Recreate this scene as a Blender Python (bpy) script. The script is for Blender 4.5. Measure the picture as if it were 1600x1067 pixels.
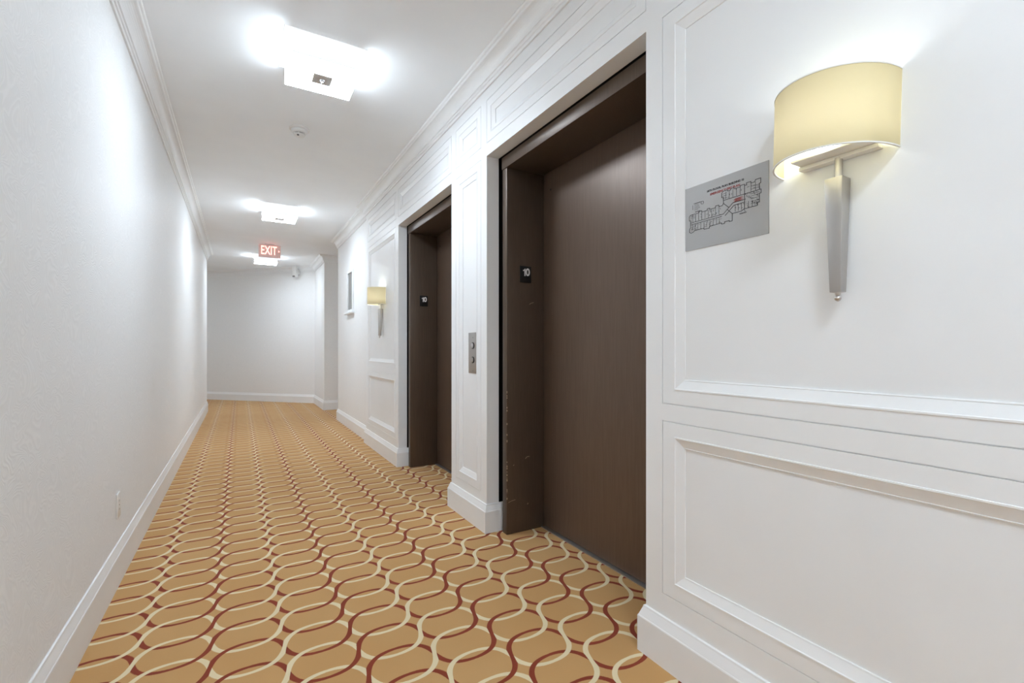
import bpy, bmesh, math, random
from mathutils import Vector, Matrix

for o in list(bpy.data.objects):
    bpy.data.objects.remove(o)
S = bpy.context.scene
COL = S.collection
PI = math.pi
random.seed(4)

# ------------------------------------------------------------------ camera
FPX, THETA = 730.0, math.atan((800 - 375) / 730.0)
cam_data = bpy.data.cameras.new('camera')
cam = bpy.data.objects.new('camera', cam_data)
COL.objects.link(cam)
cam_data.sensor_width = 36.0
cam_data.lens = FPX / 1600.0 * 36.0
cam_data.shift_y = 11.5 / 1600.0
cam_data.clip_start = 0.02
cam.location = (0, 0, 1.1)
cam.rotation_euler = (PI / 2, 0, -THETA)
S.camera = cam

# ------------------------------------------------------------------ world, exposure, lamp strengths
W = bpy.data.worlds.new('world')
S.world = W
W.use_nodes = True
W.node_tree.nodes['Background'].inputs[0].default_value = (1, 1, 1, 1)
W.node_tree.nodes['Background'].inputs[1].default_value = 0.02
S.view_settings.view_transform = 'Standard'
S.view_settings.look = 'None'
S.view_settings.gamma = 1.0
S.view_settings.use_curve_mapping = False
S.view_settings.exposure = 0.8
LAMP_GLASS, LAMP_END, LAMP_BULB, SCONCE_BULB, EXIT_LIGHT = 31.0, 0.36, 23.0, 14.0, 1.9
S.cycles.max_bounces = 14
S.cycles.diffuse_bounces = 10
S.cycles.sample_clamp_indirect = 8.0

# ------------------------------------------------------------------ materials
def lin(c):
    return tuple(((v / 255) / 12.92 if v / 255 <= 0.04045 else ((v / 255 + 0.055) / 1.055) ** 2.4) for v in c) + (1.0,)

def mat(name, rgb=(200, 200, 200), rough=0.5, metal=0.0, spec=0.5):
    m = bpy.data.materials.new(name)
    m.use_nodes = True
    b = m.node_tree.nodes['Principled BSDF']
    b.inputs['Base Color'].default_value = lin(rgb)
    b.inputs['Roughness'].default_value = rough
    b.inputs['Metallic'].default_value = metal
    b.inputs['Specular IOR Level'].default_value = spec
    return m

class NB:
    """small node builder for shader maths"""
    def __init__(self, m):
        self.t = m.node_tree
        self.n = self.t.nodes
        self.bsdf = self.n.get('Principled BSDF')
    def new(self, kind, **kw):
        x = self.n.new(kind)
        for k, v in kw.items():
            setattr(x, k, v)
        return x
    def put(self, sock, v):
        if isinstance(v, bpy.types.NodeSocket):
            self.t.links.new(v, sock)
        else:
            sock.default_value = v
    def m(self, op, a, b=None, c=None):
        x = self.new('ShaderNodeMath', operation=op)
        self.put(x.inputs[0], a)
        if b is not None: self.put(x.inputs[1], b)
        if c is not None: self.put(x.inputs[2], c)
        return x.outputs[0]
    def mix(self, f, a, b):
        x = self.new('ShaderNodeMix', data_type='RGBA')
        self.put(x.inputs[0], f); self.put(x.inputs[6], a); self.put(x.inputs[7], b)
        return x.outputs[2]
    def pos(self):
        return self.new('ShaderNodeNewGeometry').outputs['Position']
    def noise(self, vec, scale, detail=2.0, rough=0.5, dist=0.0):
        x = self.new('ShaderNodeTexNoise')
        self.t.links.new(vec, x.inputs['Vector'])
        x.inputs['Scale'].default_value = scale
        x.inputs['Detail'].default_value = detail
        x.inputs['Roughness'].default_value = rough
        x.inputs['Distortion'].default_value = dist
        return x.outputs[0]
    def ramp(self, f, lo, hi):
        x = self.new('ShaderNodeMapRange')
        self.put(x.inputs[0], f); x.inputs[1].default_value = lo; x.inputs[2].default_value = hi
        x.clamp = True
        return x.outputs[0]
    def bump(self, h, strength, dist):
        x = self.new('ShaderNodeBump')
        x.inputs['Strength'].default_value = strength
        x.inputs['Distance'].default_value = dist
        self.t.links.new(h, x.inputs['Height'])
        self.t.links.new(x.outputs[0], self.bsdf.inputs['Normal'])

def paint(name, rgb, rough, amount=0.15, spec=0.3):
    m = mat(name, rgb, rough, 0.0, spec)
    k = NB(m)
    p = k.pos()
    k.bump(k.noise(p, 220.0, 3.0), amount, 0.001)
    f = k.ramp(k.noise(p, 3.0, 3.0), 0.3, 0.7)
    c = lin(rgb)
    k.put(k.bsdf.inputs['Base Color'], k.mix(f, tuple(v * 0.97 for v in c[:3]) + (1,), c))
    return m

M_CEIL = paint('ceiling_paint', (244, 248, 251), 0.7)
M_WHITE = paint('white_trim_paint', (238, 240, 241), 0.38, 0.05)
M_PANEL = paint('white_panel_paint', (236, 238, 239), 0.4, 0.08)

def wallpaper(name):
    m = mat(name, (228, 228, 226), 0.55, 0.0, 0.12)
    k = NB(m)
    p = k.pos()
    n = k.noise(p, 7.5, 1.5, 0.45, 0.7)
    ridge = k.m('SINE', k.m('MULTIPLY', n, 160.0))
    fine = k.noise(p, 260.0, 2.0)
    h = k.m('ADD', k.m('MULTIPLY', ridge, 0.5), k.m('MULTIPLY', fine, 0.35))
    k.bump(h, 0.16, 0.0014)
    f = k.ramp(ridge, -0.2, 1.0)
    k.put(k.bsdf.inputs['Base Color'], k.mix(f, lin((235, 236, 236)), lin((239, 240, 240))))
    k.put(k.bsdf.inputs['Roughness'], k.m('MULTIPLY_ADD', f, -0.12, 0.6))
    return m
M_PAPER = wallpaper('embossed_wallpaper')

def bronze(name, rgb, rough, metal):
    m = mat(name, rgb, rough, metal)
    k = NB(m)
    p = k.pos()
    st = k.new('ShaderNodeMapping')
    k.t.links.new(p, st.inputs[0])
    st.inputs['Scale'].default_value = (1, 1, 0.04)
    n = k.noise(st.outputs[0], 160.0, 2.0)
    f = k.ramp(n, 0.3, 0.7)
    c = lin(rgb)
    k.put(k.bsdf.inputs['Base Color'], k.mix(f, tuple(v * 0.9 for v in c[:3]) + (1,), tuple(min(1, v * 1.08) for v in c[:3]) + (1,)))
    k.bump(n, 0.05, 0.0006)
    return m
M_DOOR = bronze('bronze_door_enamel', (104, 86, 73), 0.36, 0.3)
M_JAMB = bronze('bronze_frame_enamel', (90, 75, 63), 0.4, 0.3)
M_DARK = mat('dark_gap', (14, 12, 11), 0.8)
M_SCUFF = mat('bare_metal_scuff', (190, 165, 140), 0.5, 0.3)
M_ALU = mat('aluminium', (190, 190, 192), 0.35, 0.9)
M_BLACK = mat('black_plastic', (12, 12, 13), 0.4)
M_INK = mat('black_ink', (38, 36, 38), 0.6)
M_REDINK = mat('red_ink', (150, 62, 58), 0.6)
M_NUM = mat('raised_white_numeral', (225, 225, 225), 0.5)
M_PLASTIC = mat('white_plastic', (228, 228, 226), 0.35)
M_GREY = paint('grey_panel_enamel', (150, 149, 146), 0.85)
M_SENSOR = mat('grey_lens', (120, 118, 116), 0.3)

def brushed(name, rgb, rough):
    m = mat(name, rgb, rough, 1.0)
    k = NB(m)
    st = k.new('ShaderNodeMapping')
    k.t.links.new(k.pos(), st.inputs[0])
    st.inputs['Scale'].default_value = (1, 1, 0.03)
    n = k.noise(st.outputs[0], 900.0, 2.0)
    k.put(k.bsdf.inputs['Roughness'], k.m('MULTIPLY_ADD', n, 0.2, rough - 0.1))
    k.bump(n, 0.06, 0.0004)
    return m
M_NICKEL = brushed('brushed_nickel', (205, 203, 200), 0.42)
M_STEM = brushed('satin_nickel_stem', (188, 185, 182), 0.42)
M_STEEL = brushed('brushed_steel', (178, 174, 170), 0.45)
M_SHEET = mat('silver_plan_sheet', (174, 174, 173), 0.42, 0.5)
k_ = NB(M_SHEET)
k_.bump(k_.noise(k_.pos(), 120.0, 2.0), 0.05, 0.0005)

def emissive(name, rgb, strength):
    m = mat(name, (235, 235, 233), 0.25)
    b = m.node_tree.nodes['Principled BSDF']
    b.inputs['Emission Color'].default_value = rgb + (1,)
    b.inputs['Emission Strength'].default_value = strength
    return m
M_GLASS = emissive('lit_opal_glass', (0.88, 1.0, 1.13), LAMP_GLASS)
M_GLASSEND = emissive('lit_opal_glass_end', (0.88, 1.0, 1.13), LAMP_END)
M_CAP = mat('satin_cap', (196, 195, 193), 0.45, 0.35)
M_PLATE = emissive('glowing_glass_plate', (0.95, 1.0, 1.05), 0.3)  # even glow put into the plate so its edges read bright
M_GLASSIN = mat('opal_glass_inner', (240, 240, 238), 0.4)
M_BULB = emissive('lit_bulb', (0.88, 1.0, 1.13), LAMP_BULB)
M_SBULB = emissive('lit_sconce_bulb', (0.92, 1.0, 1.08), SCONCE_BULB)
M_EXITON = emissive('lit_red_exit_letter', (1.0, 0.24, 0.19), EXIT_LIGHT)
M_EXITFACE = emissive('lit_exit_sign_face', (1.0, 0.66, 0.6), 0.16)
M_EXITFACE.node_tree.nodes['Principled BSDF'].inputs['Base Color'].default_value = lin((176, 150, 145))

def shade_mat():
    m = bpy.data.materials.new('yellow_lamp_shade_fabric')
    m.use_nodes = True
    k = NB(m)
    out = k.n['Material Output']
    b = k.bsdf
    b.inputs['Base Color'].default_value = lin((238, 226, 178))
    b.inputs['Roughness'].default_value = 0.8
    tr = k.new('ShaderNodeBsdfTranslucent')
    tr.inputs[0].default_value = (0.55, 0.515, 0.44, 1)
    mx = k.new('ShaderNodeMixShader')
    mx.inputs[0].default_value = 0.5
    k.t.links.new(b.outputs[0], mx.inputs[1])
    k.t.links.new(tr.outputs[0], mx.inputs[2])
    k.t.links.new(mx.outputs[0], out.inputs[0])
    n = k.noise(k.pos(), 700.0, 2.0)
    k.bump(n, 0.08, 0.0005)
    return m
M_SHADE = shade_mat()

def carpet_mat():
    m = mat('patterned_carpet', (190, 148, 96), 0.95, 0.0, 0.1)
    k = NB(m)
    P = k.pos()
    sep = k.new('ShaderNodeSeparateXYZ')
    wob = k.noise(P, 420.0, 1.0)
    k.t.links.new(P, sep.inputs[0])
    jit = k.m('MULTIPLY', k.m('SUBTRACT', wob, 0.5), 0.004)
    x = k.m('ADD', sep.outputs[0], jit)
    y = k.m('ADD', sep.outputs[1], jit)
    PER, X0, D, Y0, A, Q = 0.466, 0.841, 0.1562, 2.070, 0.096, 0.42
    ph = k.m('MULTIPLY', k.m('SUBTRACT', x, X0), 2 * PI / PER)
    s, c = k.m('SINE', ph), k.m('COSINE', ph)
    den = k.m('ADD', k.m('ABSOLUTE', s), Q)           # rounded crests, steep crossings
    g = k.m('MULTIPLY', k.m('DIVIDE', s, den), A * (1 + Q))
    gp = k.m('MULTIPLY', k.m('DIVIDE', c, k.m('MULTIPLY', den, den)), A * (1 + Q) * Q * 2 * PI / PER)
    nrm = k.m('SQRT', k.m('MULTIPLY_ADD', gp, gp, 1.0))
    steep = k.m('MULTIPLY_ADD', k.m('ABSOLUTE', c), 0.0028, 0.0064)
    def line(sign):
        r = k.m('SUBTRACT', y, Y0)
        r = k.m('ADD', r, k.m('MULTIPLY', g, sign))
        w = k.m('DIVIDE', r, D)
        d = k.m('ABSOLUTE', k.m('SUBTRACT', w, k.m('ROUND', w)))
        d = k.m('DIVIDE', k.m('MULTIPLY', d, D), nrm)
        # soft edge, 1 inside the line
        return k.ramp(k.m('SUBTRACT', steep, d), -0.0009, 0.0009)
    red, cream = line(-1.0), line(1.0)
    big = k.ramp(k.noise(P, 2.2, 3.0), 0.3, 0.7)
    fib = k.ramp(k.noise(P, 900.0, 2.0), 0.25, 0.75)
    base = k.mix(big, lin((198, 153, 98)), lin((203, 161, 108)))
    base = k.mix(k.m('MULTIPLY', fib, 0.35), base, lin((160, 116, 66)))
    credc, ccream = lin((136, 58, 36)), lin((224, 208, 170))
    over = k.m('GREATER_THAN', c, 0.0)
    a = k.mix(cream, k.mix(red, base, credc), ccream)
    b = k.mix(red, k.mix(cream, base, ccream), credc)
    col = k.mix(over, a, b)
    k.put(k.bsdf.inputs['Base Color'], col)
    k.bump(k.noise(P, 1100.0, 2.0), 0.35, 0.002)
    k.bsdf.inputs['Sheen Weight'].default_value = 0.1
    return m
M_CARPET = carpet_mat()

# ------------------------------------------------------------------ mesh helpers
class MB:
    def __init__(self):
        self.v, self.f, self.mi = [], [], []
        self.cur = 0
    def add(self, vs, fs):
        o = len(self.v)
        self.v += [tuple(p) for p in vs]
        self.f += [tuple(i + o for i in q) for q in fs]
        self.mi += [self.cur] * len(fs)
        return self
    def box(self, x0, x1, y0, y1, z0, z1):
        vs = [(x0, y0, z0), (x1, y0, z0), (x1, y1, z0), (x0, y1, z0), (x0, y0, z1), (x1, y0, z1), (x1, y1, z1), (x0, y1, z1)]
        return self.add(vs, [(3, 2, 1, 0), (4, 5, 6, 7), (0, 1, 5, 4), (1, 2, 6, 5), (2, 3, 7, 6), (3, 0, 4, 7)])
    def frustum(self, r0, z0, r1, z1):
        """rectangles r=(x0,x1,y0,y1) lofted from z0 to z1"""
        vs = []
        for r, z in ((r0, z0), (r1, z1)):
            vs += [(r[0], r[2], z), (r[1], r[2], z), (r[1], r[3], z), (r[0], r[3], z)]
        return self.add(vs, [(3, 2, 1, 0), (4, 5, 6, 7), (0, 1, 5, 4), (1, 2, 6, 5), (2, 3, 7, 6), (3, 0, 4, 7)])
    def lathe(self, prof, n=24, c=(0, 0, 0), axis='z'):
        """prof: list of (radius, height)"""
        vs, fs = [], []
        for r, h in prof:
            for i in range(n):
                a = 2 * PI * i / n
                p = (r * math.cos(a), r * math.sin(a), h)
                if axis == 'x': p = (h, p[0], p[1])
                if axis == 'y': p = (p[0], h, p[1])
                vs.append((p[0] + c[0], p[1] + c[1], p[2] + c[2]))
        for j in range(len(prof) - 1):
            for i in range(n):
                k = (i + 1) % n
                fs.append((j * n + i, j * n + k, (j + 1) * n + k, (j + 1) * n + i))
        fs.append(tuple(reversed(range(n))))
        fs.append(tuple(range((len(prof) - 1) * n, len(prof) * n)))
        return self.add(vs, fs)
    def prism(self, poly, z0, z1):
        n = len(poly)
        vs = [(p[0], p[1], z0) for p in poly] + [(p[0], p[1], z1) for p in poly]
        fs = [tuple(reversed(range(n))), tuple(range(n, 2 * n))] + [(i, (i + 1) % n, n + (i + 1) % n, n + i) for i in range(n)]
        return self.add(vs, fs)
    def build(self, name, m, parent=None, smooth=False, bevel=0.0, seg=2, loc=None, rot=None):
        me = bpy.data.meshes.new(name)
        me.from_pydata(self.v, [], self.f)
        ms = m if isinstance(m, (list, tuple)) else [m]
        for x in ms:
            me.materials.append(x)
        for p, i in zip(me.polygons, self.mi):
            p.material_index = i
        bm = bmesh.new(); bm.from_mesh(me)
        bmesh.ops.recalc_face_normals(bm, faces=bm.faces)
        if bevel > 0:
            es = [e for e in bm.edges if len(e.link_faces) == 2 and e.calc_face_angle(0) > 0.5]
            bmesh.ops.bevel(bm, geom=es, offset=bevel, segments=seg, profile=0.5, affect='EDGES', clamp_overlap=True)
        bm.to_mesh(me); bm.free()
        if smooth or bevel > 0:
            try:
                me.shade_auto_smooth_angle = 0.6
            except Exception:
                pass
            for p in me.polygons:
                p.use_smooth = True
            if hasattr(me, 'set_sharp_from_angle'):
                me.set_sharp_from_angle(angle=0.7)
        o = bpy.data.objects.new(name, me)
        COL.objects.link(o)
        if parent is not None:
            o.parent = parent
        if loc: o.location = loc
        if rot: o.rotation_euler = rot
        return o

def tag(o, label=None, cat=None, group=None, kind=None):
    if label: o['label'] = label
    if cat: o['category'] = cat
    if group: o['group'] = group
    if kind: o['kind'] = kind
    return o

def struct(o, label, cat):
    return tag(o, label, cat, kind='structure')

def empty(name, loc, label, cat, group=None, rotz=0.0):
    o = bpy.data.objects.new(name, None)
    o.empty_display_size = 0.05
    COL.objects.link(o)
    o.location = loc
    o.rotation_euler = (0, 0, rotz)
    return tag(o, label, cat, group)

def copy_tree(o, parent=None):
    c = o.copy()
    COL.objects.link(c)
    c.parent = parent
    for ch in list(o.children):
        copy_tree(ch, c)
    return c

def sweep(name, path, prof, m, left=True, z=0.0, parent=None):
    """profile (offset into the room, height) swept along plan path with mitred corners; room on the left or right of travel"""
    sgn = 1.0 if left else -1.0
    pts = [Vector(p) for p in path]
    n = len(pts)
    nor = []
    for i in range(n - 1):
        d = (pts[i + 1] - pts[i]).normalized()
        nor.append(Vector((-d.y, d.x)) * sgn)
    rows = []
    for i in range(n):
        if i == 0: v = nor[0]
        elif i == n - 1: v = nor[-1]
        else:
            v = nor[i - 1] + nor[i]
            v = v / v.dot(nor[i])
        rows.append([(pts[i].x + v.x * o, pts[i].y + v.y * o, z + h) for o, h in prof])
    mb = MB()
    k = len(prof)
    vs = [p for r in rows for p in r]
    fs = []
    for i in range(n - 1):
        for j in range(k):
            fs.append((i * k + j, i * k + (j + 1) % k, (i + 1) * k + (j + 1) % k, (i + 1) * k + j))
    fs.append(tuple(range(k)))
    fs.append(tuple(range((n - 1) * k, n * k)))
    mb.add(vs, fs)
    return mb.build(name, m, parent)

def text_mesh(name, body, size, m, parent=None, extrude=0.0005, align='CENTER', bold=0.0, mtx=None):
    cu = bpy.data.curves.new(name, 'FONT')
    cu.body = body
    cu.size = size
    cu.extrude = extrude
    cu.align_x = align
    cu.align_y = 'CENTER'
    cu.offset = bold
    cu.resolution_u = 3
    t = bpy.data.objects.new(name + '_tmp', cu)
    COL.objects.link(t)
    bpy.context.view_layer.update()
    me = bpy.data.meshes.new_from_object(t.evaluated_get(bpy.context.evaluated_depsgraph_get()))
    bpy.data.objects.remove(t)
    me.name = name
    me.materials.clear()
    me.materials.append(m)
    if mtx is not None:
        me.transform(mtx)
    o = bpy.data.objects.new(name, me)
    COL.objects.link(o)
    if parent is not None: o.parent = parent
    return o

# ------------------------------------------------------------------ the setting
H = 2.78
WR, WR2, WL = 1.28, 1.32, -0.503
BACK = -4.2
ALC0, ALC1, ALCX, PILX = 7.65, 8.95, 2.5, 1.31
CORNER = (1.31, 10.19)
ED = Vector((-1.87, 1.918)).normalized()
EN = Vector((-ED.y, ED.x))            # points into the corridor
END = (CORNER[0] + ED.x * 6.0, CORNER[1] + ED.y * 6.0)
LEND = (WL, 9.79)
LB = (LEND[0] + ED.x * 4.3, LEND[1] + ED.y * 4.3)

struct(MB().box(-5, 3.2, BACK - .3, 16, -0.1, 0.0).build('floor', M_CARPET), 'golden tan carpet with interlaced red and cream wavy lines', 'floor')
struct(MB().box(-5, 3.2, BACK - .3, 16, H, H + 0.1).build('ceiling', M_CEIL), 'smooth white painted corridor ceiling', 'ceiling')

def slab(mb, a, b, t, left):
    """vertical wall slab along a-b, thickness t on the side away from the room"""
    a, b = Vector(a), Vector(b)
    d = (b - a).normalized()
    n = Vector((-d.y, d.x)) * (-1 if left else 1) * t
    mb.prism([tuple(a), tuple(b), tuple(b + n), tuple(a + n)], 0.0, H)
    return mb

mb = MB()
mb.prism([(WL, BACK), (WL, LEND[1]), LB, (LB[0] - 0.08, LB[1] - 0.08), (WL - 0.12, LEND[1] - 0.06), (WL - 0.12, BACK)], 0.0, H)
struct(mb.build('wall_left', M_PAPER), 'long left wall in pale embossed swirl wallpaper', 'wall')

mb = MB()
mb.prism([CORNER, END, (END[0] + .1, END[1] + .1), (CORNER[0] + .1, CORNER[1] + .1)], 0, H)
struct(mb.build('wall_end', M_PAPER), 'angled pale wallpapered wall closing the far end of the corridor', 'wall')
mb = slab(MB(), END, (LB[0] + ED.x * 1.7, LB[1] + ED.y * 1.7), 0.1, True)
struct(mb.build('wall_branch', M_PAPER), 'end wall of the side corridor behind the left corner', 'wall')

# wallpapered wall beyond the elevators, alcove and pier
mb = MB()
mb.box(WR2, WR2 + 0.1, 5.6, ALC0, 0, H)
mb.box(WR2 + 0.1, ALCX + 0.1, ALC0 - 0.1, ALC0, 0, H)
mb.box(ALCX, ALCX + 0.1, ALC0, ALC1 + 0.1, 0, H)
struct(mb.build('wall_right_far', M_PAPER), 'pale wallpapered wall past the second elevator with small framed panel', 'wall')
mb = MB()
mb.box(PILX, ALCX, ALC1, ALC1 + 0.1, 0, H)
mb.box(PILX, PILX + 0.1, ALC1 + 0.1, CORNER[1], 0, H)
struct(mb.build('wall_pier', M_PAPER), 'short pale wall pier at the mouth of the far alcove', 'wall')
mb = MB()
mb.box(WR2, WR2 + 0.1, BACK, -0.06, 0, H)
struct(mb.build('wall_right_near', M_PAPER), 'wallpapered right wall behind the camera', 'wall')
struct(MB().box(WL - .1, WR2 + .2, BACK - 0.1, BACK, 0, H).build('wall_back', M_PAPER), 'wall closing the corridor behind the camera', 'wall')

# ---- panelled right wall: face with holes for openings and panels
P0, P1 = -0.06, 5.60
O1, O2 = (1.2266, 2.500), (3.040, 4.310)
OT = 2.257
SKIN = 1.362
near_c = (0.015, 1.151)
far_c = (4.385, 5.525)
pier_c = (2.578, 2.962)
panels = [
    (near_c, (0.908, 2.262)), (near_c, (0.244, 0.850)), (near_c, (2.333, 2.592)),
    (O1, (2.333, 2.592)), (pier_c, (2.333, 2.592)), (pier_c, (0.222, 2.262)), (O2, (2.333, 2.592)),
    (far_c, (0.908, 2.262)), (far_c, (0.244, 0.850)), (far_c, (2.333, 2.592)),
]
holes = [((O1[0], O1[1]), (0.0, OT)), ((O2[0], O2[1]), (0.0, OT))]
def inside(y, z, rects):
    return any(a[0] < y < a[1] and b[0] < z < b[1] for a, b in rects)
ys = sorted({P0, P1} | {v for a, b in panels + holes for v in a})
zs = sorted({0.0, H} | {v for a, b in panels + holes for v in b})
def grid_face(mb, rects, xf, xb):
    ny, nz = len(ys) - 1, len(zs) - 1
    sol = [[not inside((ys[i] + ys[i + 1]) / 2, (zs[j] + zs[j + 1]) / 2, rects) for j in range(nz)] for i in range(ny)]
    for i in range(ny):
        for j in range(nz):
            if not sol[i][j]: continue
            y0, y1, z0, z1 = ys[i], ys[i + 1], zs[j], zs[j + 1]
            mb.add([(xf, y0, z0), (xf, y1, z0), (xf, y1, z1), (xf, y0, z1)], [(0, 3, 2, 1)])
            mb.add([(xb, y0, z0), (xb, y1, z0), (xb, y1, z1), (xb, y0, z1)], [(0, 1, 2, 3)])
            if i == 0 or not sol[i - 1][j]: mb.add([(xf, y0, z0), (xb, y0, z0), (xb, y0, z1), (xf, y0, z1)], [(0, 1, 2, 3)])
            if i == ny - 1 or not sol[i + 1][j]: mb.add([(xf, y1, z0), (xb, y1, z0), (xb, y1, z1), (xf, y1, z1)], [(0, 1, 2, 3)])
            if j == 0 or not sol[i][j - 1]: mb.add([(xf, y0, z0), (xf, y1, z0), (xb, y1, z0), (xb, y0, z0)], [(0, 1, 2, 3)])
            if j == nz - 1 or not sol[i][j + 1]: mb.add([(xf, y0, z1), (xf, y1, z1), (xb, y1, z1), (xb, y0, z1)], [(0, 1, 2, 3)])
mb = MB()
grid_face(mb, panels + holes, WR, SKIN)
me_v = mb
wall_right = struct(me_v.build('wall_right', M_WHITE), 'white panelled wall around the two elevator openings', 'wall')

DEP = 0.015
def rings(mb, Y, Z, prof):
    """rectangular rings: prof = list of (inset, depth behind wall face)"""
    vs = []
    for ins, d in prof:
        x = WR + d
        vs += [(x, Y[0] + ins, Z[0] + ins), (x, Y[1] - ins, Z[0] + ins), (x, Y[1] - ins, Z[1] - ins), (x, Y[0] + ins, Z[1] - ins)]
    fs = []
    for j in range(len(prof) - 1):
        for i in range(4):
            k = (i + 1) % 4
            fs.append((j * 4 + i, j * 4 + k, (j + 1) * 4 + k, (j + 1) * 4 + i))
    mb.add(vs, fs)
FLAT, BEV = 0.050, 0.038
for Y, Z in panels:
    i2 = FLAT + BEV
    fld = MB().box(WR + DEP, WR + DEP + 0.02, Y[0] + i2 - .004, Y[1] - i2 + .004, Z[0] + i2 - .004, Z[1] - i2 + .004).build('panel', M_PANEL, wall_right)
    fr = MB()
    rings(fr, Y, Z, [(0.0, 0.03), (0.0, 0.005), (0.0035, 0.005), (0.0035, 0.0), (FLAT, 0.0), (FLAT + .001, -0.002), (FLAT + 0.005, -0.002), (FLAT + .007, 0.001),
                     (i2 - 0.004, DEP - 0.004), (i2 - 0.003, DEP - 0.005), (i2, DEP - 0.004), (i2, DEP + 0.001), (i2, 0.03)])
    fr.build('panel_moulding', M_WHITE, fld)

# ---- crown mouldings and baseboards
crown = [(0, 0), (0, -.122), (.009, -.122), (.011, -.116), (.011, -.106), (.017, -.103), (.019, -.099), (.019, -.091), (.026, -.088)]
for i in range(1, 8):
    a = i / 8 * PI / 2
    crown.append((.026 + .050 * (1 - math.cos(a)), -.088 + .060 * math.sin(a)))
crown += [(.077, -.028), (.080, -.026), (.082, -.020), (.082, -.014), (.090, -.011), (.094, -.006), (.094, 0)]
crown_l = [(o * 1.0, z * 1.08) for o, z in crown]
base = [(0, 0), (.022, 0), (.022, .126), (.0205, .130), (.019, .131), (.008, .160), (.007, .166), (.003, .168), (0, .168)]

rpath = [(WR2, BACK), (WR2, P0), (WR, P0), (WR, P1), (WR2, P1), (WR2, ALC0), (ALCX, ALC0)]
struct(sweep('trim_1', rpath, crown, M_WHITE, True, H), 'white crown moulding along the right wall above the elevators', 'moulding')
fpath = [(ALCX, ALC0), (ALCX, ALC1), (PILX, ALC1), CORNER, END]
struct(sweep('trim_2', fpath, crown, M_WHITE, True, H), 'white crown moulding around the far pier and angled end wall', 'moulding')
lpath = [(WL, BACK), LEND, LB]
struct(sweep('trim_3', lpath, crown_l, M_WHITE, False, H), 'white crown moulding along the long left wall', 'moulding')
struct(sweep('baseboard_left', lpath, [(o * .8, z * 1.08) for o, z in base], M_WHITE, False), 'white baseboard along the left wall', 'baseboard')
struct(sweep('baseboard_near', [(WR2, BACK), (WR2, P0), (WR, P0), (WR, O1[0]), (SKIN, O1[0])], base, M_WHITE, True), 'white baseboard under the near panel with wall lamp', 'baseboard')
struct(sweep('baseboard_middle', [(SKIN + .03, O1[1]), (WR, O1[1]), (WR, O2[0]), (SKIN, O2[0])], base, M_WHITE, True), 'white baseboard wrapping the pier between the elevators', 'baseboard')
struct(sweep('baseboard_far', [(SKIN + .03, O2[1]), (WR, O2[1]), (WR, P1), (WR2, P1), (WR2, ALC0), (ALCX, ALC0), (ALCX, ALC1), (PILX, ALC1), CORNER, END], base, M_WHITE, True),
       'white baseboard from the far elevator round to the end wall', 'baseboard')

# ------------------------------------------------------------------ elevator doors
JF, JB, DX = SKIN, 1.625, 1.628
def elevator(name, O, label):
    y0, y1 = O[0] + .068, O[1] - .100
    d = MB().box(DX, DX + 0.03, y0 - .03, y1 + .03, 0.008, 2.21).build(name, M_DOOR)
    struct(d, label, 'elevator door')
    MB().box(JF, JB, y1, y1 + .052, 0.0, 2.172).build('jamb', M_JAMB, d, bevel=0.003)
    MB().box(JF, JB, y0 - .052, y0, 0.0, 2.172).build('jamb', M_JAMB, d, bevel=0.003)
    MB().box(JF - 0.004, JB, y0 - .056, y1 + .056, 2.172, 2.243).build('header', M_JAMB, d, bevel=0.003)
    MB().box(1.604, DX + .03, y0, y1, -0.004, 0.005).build('threshold', M_ALU, d)
    b = MB()
    b.box(1.40, 1.42, y1 + .03, O[1] + .15, 0, 2.5)
    b.box(1.40, 1.42, O[0] - .15, y0 - .03, 0, 2.5)
    b.box(1.40, 1.42, O[0] - .15, O[1] + .15, 2.21, 2.5)
    b.build('gap_shade_backing', M_DARK, d)  # near-black backing put behind the frame gap to hold its shade
    kx = DX - 0.0006
    MB().lathe([(0.006, 0.0), (0.006, 0.002)], 12, (kx - .001, y1 - .07, 2.065), 'x').build('key_hole', M_BLACK, d)
    return d
door1 = elevator('door_1', O1, 'tall brown metal elevator door nearest the camera')
door2 = elevator('door_2', O2, 'brown metal elevator door farther along, half hidden by white pier')

# scuffs on the near frame: little bare strokes on the jamb's inner face and edge
def scuff(parent, pts, w):
    m = MB()
    for (x0, z0), (x1, z1) in zip(pts[:-1], pts[1:]):
        d = Vector((x1 - x0, z1 - z0)); n = Vector((-d.y, d.x)).normalized() * w / 2
        y = O1[1] - .100 - 0.0004
        q = [(x0 - n.x, z0 - n.y), (x1 - n.x, z1 - n.y), (x1 + n.x, z1 + n.y), (x0 + n.x, z0 + n.y)]
        m.add([(p[0], y, p[1]) for p in q] + [(p[0], y + .001, p[1]) for p in q], [(0, 1, 2, 3), (7, 6, 5, 4), (0, 4, 5, 1), (1, 5, 6, 2), (2, 6, 7, 3), (3, 7, 4, 0)])
    m.build('scuff', M_SCUFF, parent)
scuff(door1, [(1.520, 1.370), (1.532, 1.378), (1.550, 1.383)], 0.0022)
scuff(door1, [(1.490, 0.436), (1.503, 0.447), (1.520, 0.447)], 0.003)
scuff(door1, [(1.372, 0.190), (1.395, 0.197), (1.420, 0.200)], 0.0016)
scuff(door1, [(1.506, 0.158), (1.510, 0.166)], 0.004)
scuff(door1, [(1.405, 0.405), (1.412, 0.409)], 0.0025)
chips = MB()
for i in range(26):
    z = random.choice([random.uniform(.15, 1.3), random.uniform(.2, .75)])
    h = random.uniform(.002, .010)
    chips.box(JF + .0002, JF + .0042, O1[1] - .1006, O1[1] - .099 + .003, z, z + h)
tag(chips.build('edge_chips', M_SCUFF, door1), kind='stuff')

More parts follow.
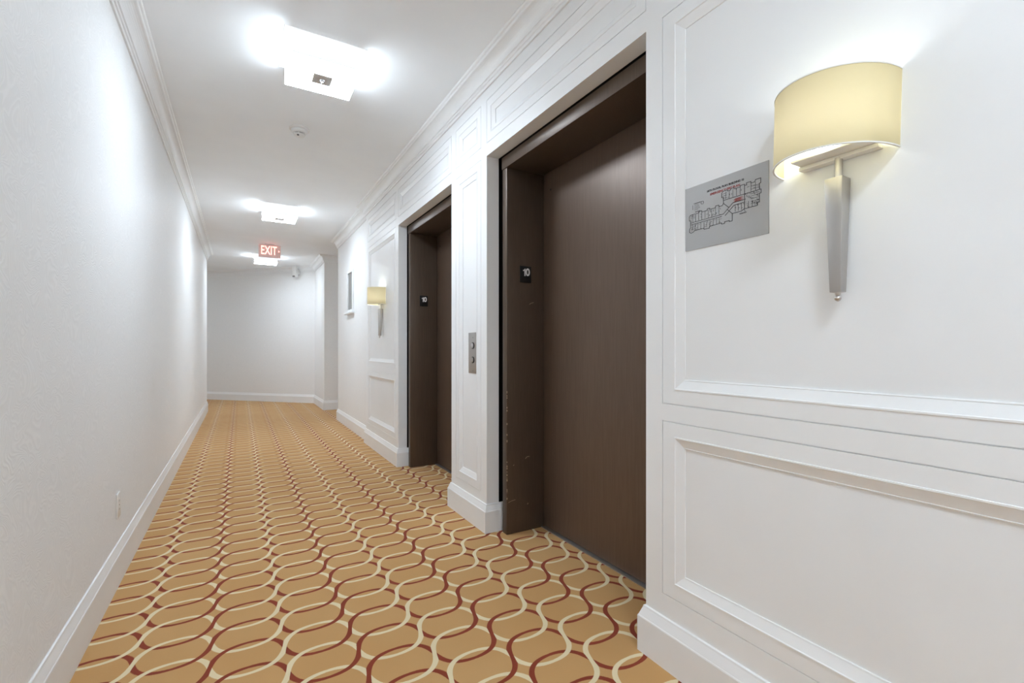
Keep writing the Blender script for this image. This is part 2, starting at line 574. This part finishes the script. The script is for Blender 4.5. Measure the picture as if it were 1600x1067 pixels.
# ------------------------------------------------------------------ ceiling lights
def ceiling_light(loc, label):
    r = empty('ceiling_light', loc, label, 'ceiling light', 'square glass ceiling lights along the corridor')
    MB().box(-.21, .21, -.205, .205, -.007, 0).build('mounting_plate', M_PLATE, r, bevel=.003)
    # bent glass: bottom with upturned front and back, open at both sides
    t, w, dep, zt, zb, rb = .006, .180, .180, -.009, -.122, .02
    out = []
    for s in (-1, 1):
        arc = [(s * (dep - rb + rb * math.sin(a)), zb + rb - rb * math.cos(a)) for a in [i / 5 * PI / 2 for i in range(6)]]
        out.append(([(s * dep, zt)] + arc[::-1]) if s < 0 else (arc + [(s * dep, zt)]))
    outer = out[0] + out[1]
    inner = []
    for yy, zz in outer:
        iy = max(-dep + t, min(dep - t, yy * (dep - t) / dep))
        iz = zz if zz >= zt - 1e-6 else max(zz, zb) + t * (1 if zz < zb + .002 else .6)
        inner.append((iy, iz))
    n = len(outer)
    vs = []
    for xx in (-w, w):
        vs += [(xx, a, b) for a, b in outer] + [(xx, a, b) for a, b in inner]
    fs = []
    for i in range(n - 1):
        fs += [(i, i + 1, 2 * n + i + 1, 2 * n + i), (n + i, 3 * n + i, 3 * n + i + 1, n + i + 1), (i, n + i, n + i + 1, i + 1), (2 * n + i, 2 * n + i + 1, 3 * n + i + 1, 3 * n + i)]
    fs += [(0, 2 * n, 3 * n, n), (n - 1, 2 * n - 1, 4 * n - 1, 3 * n - 1)]
    dif = MB().add(vs, fs).build('diffuser', [M_GLASS, M_GLASSEND, M_GLASSIN], r, smooth=True)
    for p in dif.data.polygons:
        c = p.center
        outward = p.normal.y * c.y > 0 if abs(p.normal.y) > .8 else p.normal.z < .3
        p.material_index = (1 if abs(p.normal.y) > .8 else 0) if outward else 2
    for s in (-1, 1):
        MB().lathe([(.004, -.055), (.017, -.045), (.024, -.02), (.026, 0), (.024, .02), (.014, .042), (.012, .06)], 16, (s * .085, 0, -.062), 'y').build('bulb', M_BULB, r, smooth=True)
    c = MB().box(-.051, .051, -.052, .052, -.128, -.1225).build('cap', M_CAP, r, bevel=.0015)
    MB().lathe([(.013, 0), (.013, -.004), (.010, -.008), (.006, -.010), (.005, -.018), (.002, -.020)], 16, (0, 0, -.128)).build('knob', M_ALU, c, smooth=True)
    return r
L0 = ceiling_light((.410, 2.885, H), 'nearest square white ceiling light, large in view above near elevator')
LA = [((.410, 6.245, H), 'middle square white ceiling light, between smoke detector and exit sign'),
      ((.405, 9.60, H), 'farthest square white ceiling light, just behind the exit sign'),
      ((.410, -.475, H), 'added unseen square white ceiling light directly above the camera'),  # out of view, continues the row, added to light the near corridor
      ((.410, -3.40, H), 'added unseen square white ceiling light at the back of the corridor behind the camera'),  # out of view, added for more light from behind
      ((-2.9, 13.1, H), 'added unseen square white ceiling light in the side corridor behind the left corner')]  # out of view, added to light the side branch
DIM = {}
for m_, k__ in ((M_GLASS, LAMP_GLASS * .85), (M_BULB, LAMP_BULB * .8)):
    w_ = m_.copy()
    w_.node_tree.nodes['Principled BSDF'].inputs['Emission Strength'].default_value = k__
    DIM[m_] = w_
for loc, lab in LA:
    c = copy_tree(L0)
    c.location = loc
    c['label'] = lab
    if loc[1] > 9 and loc[0] > 0:      # glow turned down to spare the end wall a hot spot
        for part in c.children:
            for sl in part.material_slots:
                weak = DIM.get(sl.material)
                if weak:
                    sl.link = 'OBJECT'
                    sl.material = weak

# ------------------------------------------------------------------ sconces
FX = WR + DEP
def sconce(yc, label):
    r = empty('wall_sconce', (FX, yc, 1.64), label, 'wall lamp', 'wall lamps with half round yellow shades')
    # local: x towards wall is +, origin on wall face at shade centre height
    a, b, zt, zb, t = .132, .1535, .0954, -.0795, .0022
    N = 40
    def ring(k):
        return [(-(b - k) * math.sin(PI * i / N) - 0.0008, -(a - k) * math.cos(PI * i / N)) for i in range(N + 1)]
    o, q = ring(0), ring(t)
    n = N + 1
    vs = [(p[0], p[1], z) for ringp in (o, q) for z in (zb, zt) for p in ringp]
    fs = []
    for i in range(N):
        fs += [(i, i + 1, n + i + 1, n + i), (2 * n + i, 3 * n + i, 3 * n + i + 1, 2 * n + i + 1), (n + i, n + i + 1, 3 * n + i + 1, 3 * n + i), (i, 2 * n + i, 2 * n + i + 1, i + 1)]
    sh = MB().add(vs, fs).build('lamp_shade', M_SHADE, r, smooth=True)
    sh.rotation_euler = (.024, 0, 0)
    sh.location = (0, 0, 0.002)
    # thin rolled rims
    for z in (zb, zt):
        rv, rf = [], []
        for i in range(N + 1):
            for (dr, dz) in ((-.0012, -.0016), (.0032, -.0016), (.0032, .0016), (-.0012, .0016)):
                rv.append((-(b - dr) * math.sin(PI * i / N) - .0008, -(a - dr) * math.cos(PI * i / N), z + dz))
        for i in range(N):
            for j in range(4):
                rf.append((i * 4 + j, i * 4 + (j + 1) % 4, i * 4 + 4 + (j + 1) % 4, i * 4 + 4 + j))
        MB().add(rv, rf).build('shade_rim', M_PLASTIC, sh)
    # bracket: back strip on the wall with a shallow tray below the bulb
    br = MB()
    br.box(-.026, -.001, -.098, .080, -.074, -.064)
    br.box(-.070, -.012, -.094, .076, -.064, -.058)
    br.build('bracket', M_PLASTIC, r, bevel=.001)
    MB().lathe([(.008, -.056), (.019, -.048), (.022, -.030), (.022, .030), (.019, .052), (.010, .066), (.003, .070)], 20, (-.066, -.003, 0)).build('bulb', M_SBULB, r, smooth=True)
    MB().lathe([(.0085, -.128), (.0085, -.070)], 16, (-.020, -.013, 0)).build('rod', M_NICKEL, r, smooth=True)
    MB().frustum((-.045, -.018, -.029, -.004), -.402, (-.045, -.003, -.032, .008), -.122).build('tapered_stem', M_STEM, r, bevel=.0012)
    MB().lathe([(.002, -.424), (.006, -.421), (.008, -.416), (.006, -.411), (.004, -.409), (.006, -.406), (.006, -.400)], 14, (-.032, -.0165, 0)).build('finial', M_NICKEL, r, smooth=True)
    return r
S0 = sconce(.603, 'large near wall lamp with half round yellow shade above tapered nickel stem')
S1 = copy_tree(S0)
S1.location = (FX, 4.935, 1.64)
S1['label'] = 'small far wall lamp with yellow shade left of the farther elevator'

# ------------------------------------------------------------------ evacuation plan sheet
PY, PZ, PW, PH = 1.066, 1.6345, .289, .2075        # left edge (as seen), top
plan = MB().box(FX - .0025, FX, PY - PW, PY, PZ - PH, PZ).build('plan_sign', M_SHEET)
tag(plan, 'silver evacuation floor plan sheet on white panel left of near wall lamp', 'sign')
RX = Matrix(((0, 0, -1, FX - .0026), (-1, 0, 0, PY), (0, 1, 0, PZ - PH), (0, 0, 0, 1)))   # local x to the right, y up, z out of the wall
def on_plan(x, y):
    return RX @ Matrix.Translation((x, y, 0))
text_mesh('title', '10TH FLOOR, PLAN BUILDING 10', .0086, M_INK, plan, .0003, bold=.0003, mtx=on_plan(.150, .176))
text_mesh('red_title', 'EMERGENCY FIRE PLAN', .0098, M_REDINK, plan, .0003, bold=.0003, mtx=on_plan(.150, .1635))
def P2(px, py):
    """coordinates read off a flat copy of the sheet, millimetres"""
    return px / 1000.0, py / 1000.0
def strokes(name, lines, w, m):
    k = MB()
    for ln in lines:
        for (xa, ya), (xb, yb) in zip(ln[:-1], ln[1:]):
            d = Vector((xb - xa, yb - ya))
            if d.length < 1e-6: continue
            d.normalize()
            n = Vector((-d.y, d.x)) * w / 2
            xa2, ya2, xb2, yb2 = xa - d.x * w * .3, ya - d.y * w * .3, xb + d.x * w * .3, yb + d.y * w * .3
            q = [(xa2 - n.x, ya2 - n.y), (xb2 - n.x, yb2 - n.y), (xb2 + n.x, yb2 + n.y), (xa2 + n.x, ya2 + n.y)]
            vs = [RX @ Vector((p[0] / 1000, p[1] / 1000, 0)) for p in q] + [RX @ Vector((p[0] / 1000, p[1] / 1000, .0004)) for p in q]
            k.add(vs, [(0, 1, 2, 3), (7, 6, 5, 4), (0, 4, 5, 1), (1, 5, 6, 2), (2, 6, 7, 3), (3, 7, 4, 0)])
    return tag(k.build(name, m, plan), kind='stuff')
outl = [(19, 98), (19, 111), (24, 116), (40, 116), (56, 116), (56, 120), (68, 120), (68, 116), (88, 116), (88, 121), (97, 121), (97, 117), (118, 117), (118, 122), (130, 122), (130, 117), (142, 117),
        (146, 123), (146, 142), (140, 142), (140, 156), (146, 161), (160, 161), (160, 157), (171, 157), (171, 161), (182, 161), (182, 157), (202, 157), (202, 161), (216, 161), (216, 157), (222, 157), (222, 163),
        (236, 163), (236, 158), (248, 158), (250, 164), (266, 164), (266, 150), (262, 150), (262, 132), (267, 132), (267, 121), (262, 121), (262, 96), (256, 96), (256, 88), (240, 88), (214, 88), (206, 84),
        (176, 84), (176, 62), (166, 62), (166, 65), (150, 65), (150, 60), (140, 60), (140, 64), (96, 63), (96, 58), (76, 58), (76, 62), (40, 62), (36, 58), (26, 56), (20, 60), (20, 70), (24, 74), (24, 98), (19, 98)]
strokes('plan_walls', [outl, [(24, 90), (70, 90), (146, 90)], [(24, 84), (130, 84), (140, 84)], [(146, 90), (178, 116), (216, 116)], [(152, 84), (182, 108), (216, 108)], [(146, 123), (164, 106)], [(160, 100), (176, 84)],
                       [(146, 132), (178, 132), (206, 132), (262, 132)], [(216, 88), (216, 157)]], 1.5, M_INK)
thin = []
for x in (34, 44, 56, 68, 80, 92, 104, 118, 130): thin.append([(x, 90 + random.choice((0, 4))), (x, 116)])
for x in (32, 42, 52, 64, 76, 86, 98, 110, 122, 132): thin.append([(x, 63), (x, 84 - random.choice((0, 3)))])
for x in (154, 166, 178, 190, 202, 236, 250): thin.append([(x, 134), (x, 157)])
for x in (186, 196, 206, 228, 240): thin.append([(x, 88), (x, 107)])
for z in (68, 74, 80, 104, 110): thin.append([(24, z), (44, z)])
for z in (98, 104, 112, 120, 126, 140, 148): thin.append([(236, z), (262, z)])
for z in (138, 146, 152): thin.append([(142, z), (158, z)])
for i in range(120):
    reg = random.choice([(26, 62, 140, 84), (26, 90, 142, 116), (148, 134, 260, 158), (180, 90, 258, 107), (218, 110, 260, 131)])
    x, z = random.uniform(reg[0], reg[2]), random.uniform(reg[1], reg[3])
    l = random.uniform(2, 6)
    thin.append([(x, z), (x + l, z)] if random.random() < .5 else [(x, z), (x, min(z + l, reg[3]))])
strokes('plan_rooms', thin, .75, M_INK)
strokes('plan_core', [[(180 + i % 4 * 2, 117 + i * 1.4), (212 - i % 3 * 4, 117 + i * 1.4)] for i in range(8)], .9, M_REDINK)
leg = [[(40, 168 - 4.2 * i - 18), (62 - (i * 7) % 9, 168 - 4.2 * i - 18)] for i in range(6)] + [[(33, 132), (33, 146)], [(36, 151), (66, 151)]]
leg += [[(70 + 5 * math.cos(a), 146 + 5 * math.sin(a)), (70 + 5 * math.cos(a + .55), 146 + 5 * math.sin(a + .55))] for a in [i * PI / 6 for i in range(12)]]
leg += [[(42, 121.5), (62, 121.5)], [(42, 123.2), (62, 123.2)], [(200, 78), (222, 78)], [(200, 76), (222, 76)], [(218, 80), (214, 88)], [(56, 120), (58, 116)]]
strokes('plan_legend', leg, .8, M_INK)

# ------------------------------------------------------------------ call station on the pier
CY, CZ = 2.716, 1.074
cp = MB().box(WR + DEP - .004, WR + DEP, CY - .067, CY + .067, CZ - .131, CZ + .131).build('call_station', M_STEEL, bevel=.001)
tag(cp, 'brushed steel elevator call plate with two round buttons on white pier', 'button panel')
for z in (.047, -.045):
    b = MB().lathe([(.021, 0), (.021, -.003), (.018, -.0045)], 24, (WR + DEP - .004, CY, CZ + z), 'x').build('button_ring', M_BLACK, cp, smooth=True)
    MB().lathe([(.0165, 0), (.0165, -.0055), (.014, -.007)], 24, (WR + DEP - .0042, CY, CZ + z), 'x').build('button', M_ALU if z > 0 else M_STEEL, b, smooth=True)
for z in (.098, -.115):
    MB().lathe([(.004, 0), (.004, -.001), (.002, -.0015)], 10, (WR + DEP - .004, CY, CZ + z), 'x').build('screw', M_SENSOR, cp)

# ------------------------------------------------------------------ floor number plaques on the far jambs
def plaque(yj, label):
    y = yj - .0001
    p = MB().box(1.452, 1.530, y - .004, y, 1.499, 1.599).build('floor_number_sign', M_BLACK, bevel=.001)
    tag(p, label, 'sign', 'floor number plaques on the elevator frames')
    mx = Matrix.Translation((1.491, y - .0042, 1.561)) @ Matrix.Rotation(PI / 2, 4, 'X')
    text_mesh('number', '0', .062, M_NUM, p, .0006, bold=.0018, mtx=mx @ Matrix.Translation((.014, 0, 0)))
    one = [(-.010, -.0215), (-.002, -.0215), (-.002, .0225), (-.0075, .0225), (-.010, .017), (-.0195, .0135), (-.0195, .0065), (-.010, .0105)]
    nb = MB().prism(one, -.0004, .0006)
    nb.v = [tuple(mx @ Vector(v)) for v in nb.v]
    nb.build('number', M_NUM, p)
    d = MB()
    for i, (a, b) in enumerate(((0, 0), (1, 0), (0, 1), (2, 0), (2, 1), (3, 0), (3, 1), (4, 1))):
        d.lathe([(.0014, 0), (.0014, -.0008)], 8, (1.477 + a * .0065, y - .004, 1.519 - b * .006), 'y')
    d.build('braille_dots', M_BLACK, p)
    return p
plaque(O1[1] - .100, 'black plaque with white number 10 on the nearer elevator frame')
plaque(O2[1] - .100, 'black plaque with white number 10 on the farther elevator frame')

# ------------------------------------------------------------------ exit sign
ex = empty('exit_sign', (.412, 8.45, H), 'lit red EXIT sign hanging from the ceiling far down the corridor', 'sign')
MB().box(-.07, .07, -.03, .03, -.012, 0).build('canopy', M_ALU, ex, bevel=.002)
MB().box(-.157, .157, -.022, .022, -.213, -.012).build('housing', M_EXITFACE, ex, bevel=.003)
text_mesh('letters', 'EXIT', .195, M_EXITON, ex, .001, bold=.002,
          mtx=Matrix.Translation((-.012, -.0225, -.110)) @ Matrix.Rotation(PI / 2, 4, 'X') @ Matrix.Diagonal((.58, 1, 1, 1)))
MB().add([(.124, -.0240, -.092), (.124, -.0240, -.126), (.146, -.0240, -.109), (.124, -.0215, -.092), (.124, -.0215, -.126), (.146, -.0215, -.109)],
         [(0, 1, 2), (5, 4, 3), (0, 3, 4, 1), (1, 4, 5, 2), (2, 5, 3, 0)]).build('arrow', M_EXITON, ex)

# ------------------------------------------------------------------ smoke detector
sd = empty('smoke_detector', (.392, 3.90, H), 'round white smoke detector on the ceiling past the nearest light', 'smoke detector')
MB().lathe([(.072, 0), (.072, -.008), (.069, -.012), (.060, -.014)], 32).build('base_ring', M_PLASTIC, sd, smooth=True)
MB().lathe([(.058, -.014), (.058, -.024), (.052, -.034), (.044, -.037)], 32).build('body', M_PLASTIC, sd, smooth=True)
MB().lathe([(.034, -.037), (.034, -.044)], 24).build('vent_gap', M_SENSOR, sd, smooth=True)
MB().lathe([(.041, -.044), (.041, -.050), (.034, -.056), (.012, -.058)], 32).build('dome', M_PLASTIC, sd, smooth=True)
for a in range(6):
    an = a * PI / 3 + .3
    MB().box(-.004, .004, -.003, .003, -.0445, -.0365).build('rib', M_PLASTIC, sd, loc=(.038 * math.cos(an), .038 * math.sin(an), 0), rot=(0, 0, an))
MB().lathe([(.008, -.054), (.008, -.0600)], 12, (-.012, -.024, 0)).build('indicator', M_BLACK, sd)

# ------------------------------------------------------------------ small framed panel with ledge on the far wallpaper wall
X = WR2
pf = empty('wall_frame', (X, 6.66, 1.89), 'small grey panel in a white frame with ledge on far right wallpaper', 'frame')
MB().box(-.006, 0, -.165, .165, -.265, .265).build('grey_panel', M_GREY, pf)
fr = MB()
fr.box(-.022, 0, .150, .186, -.285, .285); fr.box(-.022, 0, -.186, -.150, -.285, .285)
fr.box(-.022, 0, -.150, .150, .252, .285); fr.box(-.022, 0, -.150, .150, -.285, -.252)
fr.build('frame', M_WHITE, pf, bevel=.002)
MB().box(-.055, 0, -.215, .23, -.310, -.286).build('ledge', M_WHITE, pf, bevel=.003)

# ------------------------------------------------------------------ alarm box on the end wall
al = .37
bx = Vector(CORNER) + ED * al
ang = math.atan2(ED.y, ED.x)
ab = empty('alarm_box', (bx.x, bx.y, 2.665), 'small white box unit high on the angled end wall', 'alarm', rotz=ang)
# local x along the wall, +y into the room
MB().box(-.02, .02, 0.0, .10, -.05, .05).build('bracket', M_PLASTIC, ab, bevel=.002)
MB().box(-.042, .042, .098, .165, -.11, .105).build('housing', M_PLASTIC, ab, bevel=.006)
MB().box(-.026, .026, .150, .170, -.118, -.088).build('lens', M_SENSOR, ab, bevel=.004)

# ------------------------------------------------------------------ outlet on the left wall
ou = empty('wall_outlet', (WL, 2.865, .358), 'white outlet cover plate low on the left wall', 'outlet')
MB().box(0, .006, -.036, .036, -.058, .058).build('cover_plate', M_PLASTIC, ou, bevel=.002)
for z in (.02, -.02):
    s = MB().lathe([(.016, 0), (.016, .0062), (.0145, .0066)], 20, (0, 0, z), 'x').build('socket', M_PLASTIC, ou, smooth=True)
    MB().box(.0062, .0068, -.007, -.0045, z - .004, z + .005).box(.0062, .0068, .0045, .007, z - .004, z + .005).build('slots', M_BLACK, s)
MB().lathe([(.003, .006), (.003, .0072)], 10, (0, 0, 0), 'x').build('screw', M_SENSOR, ou)
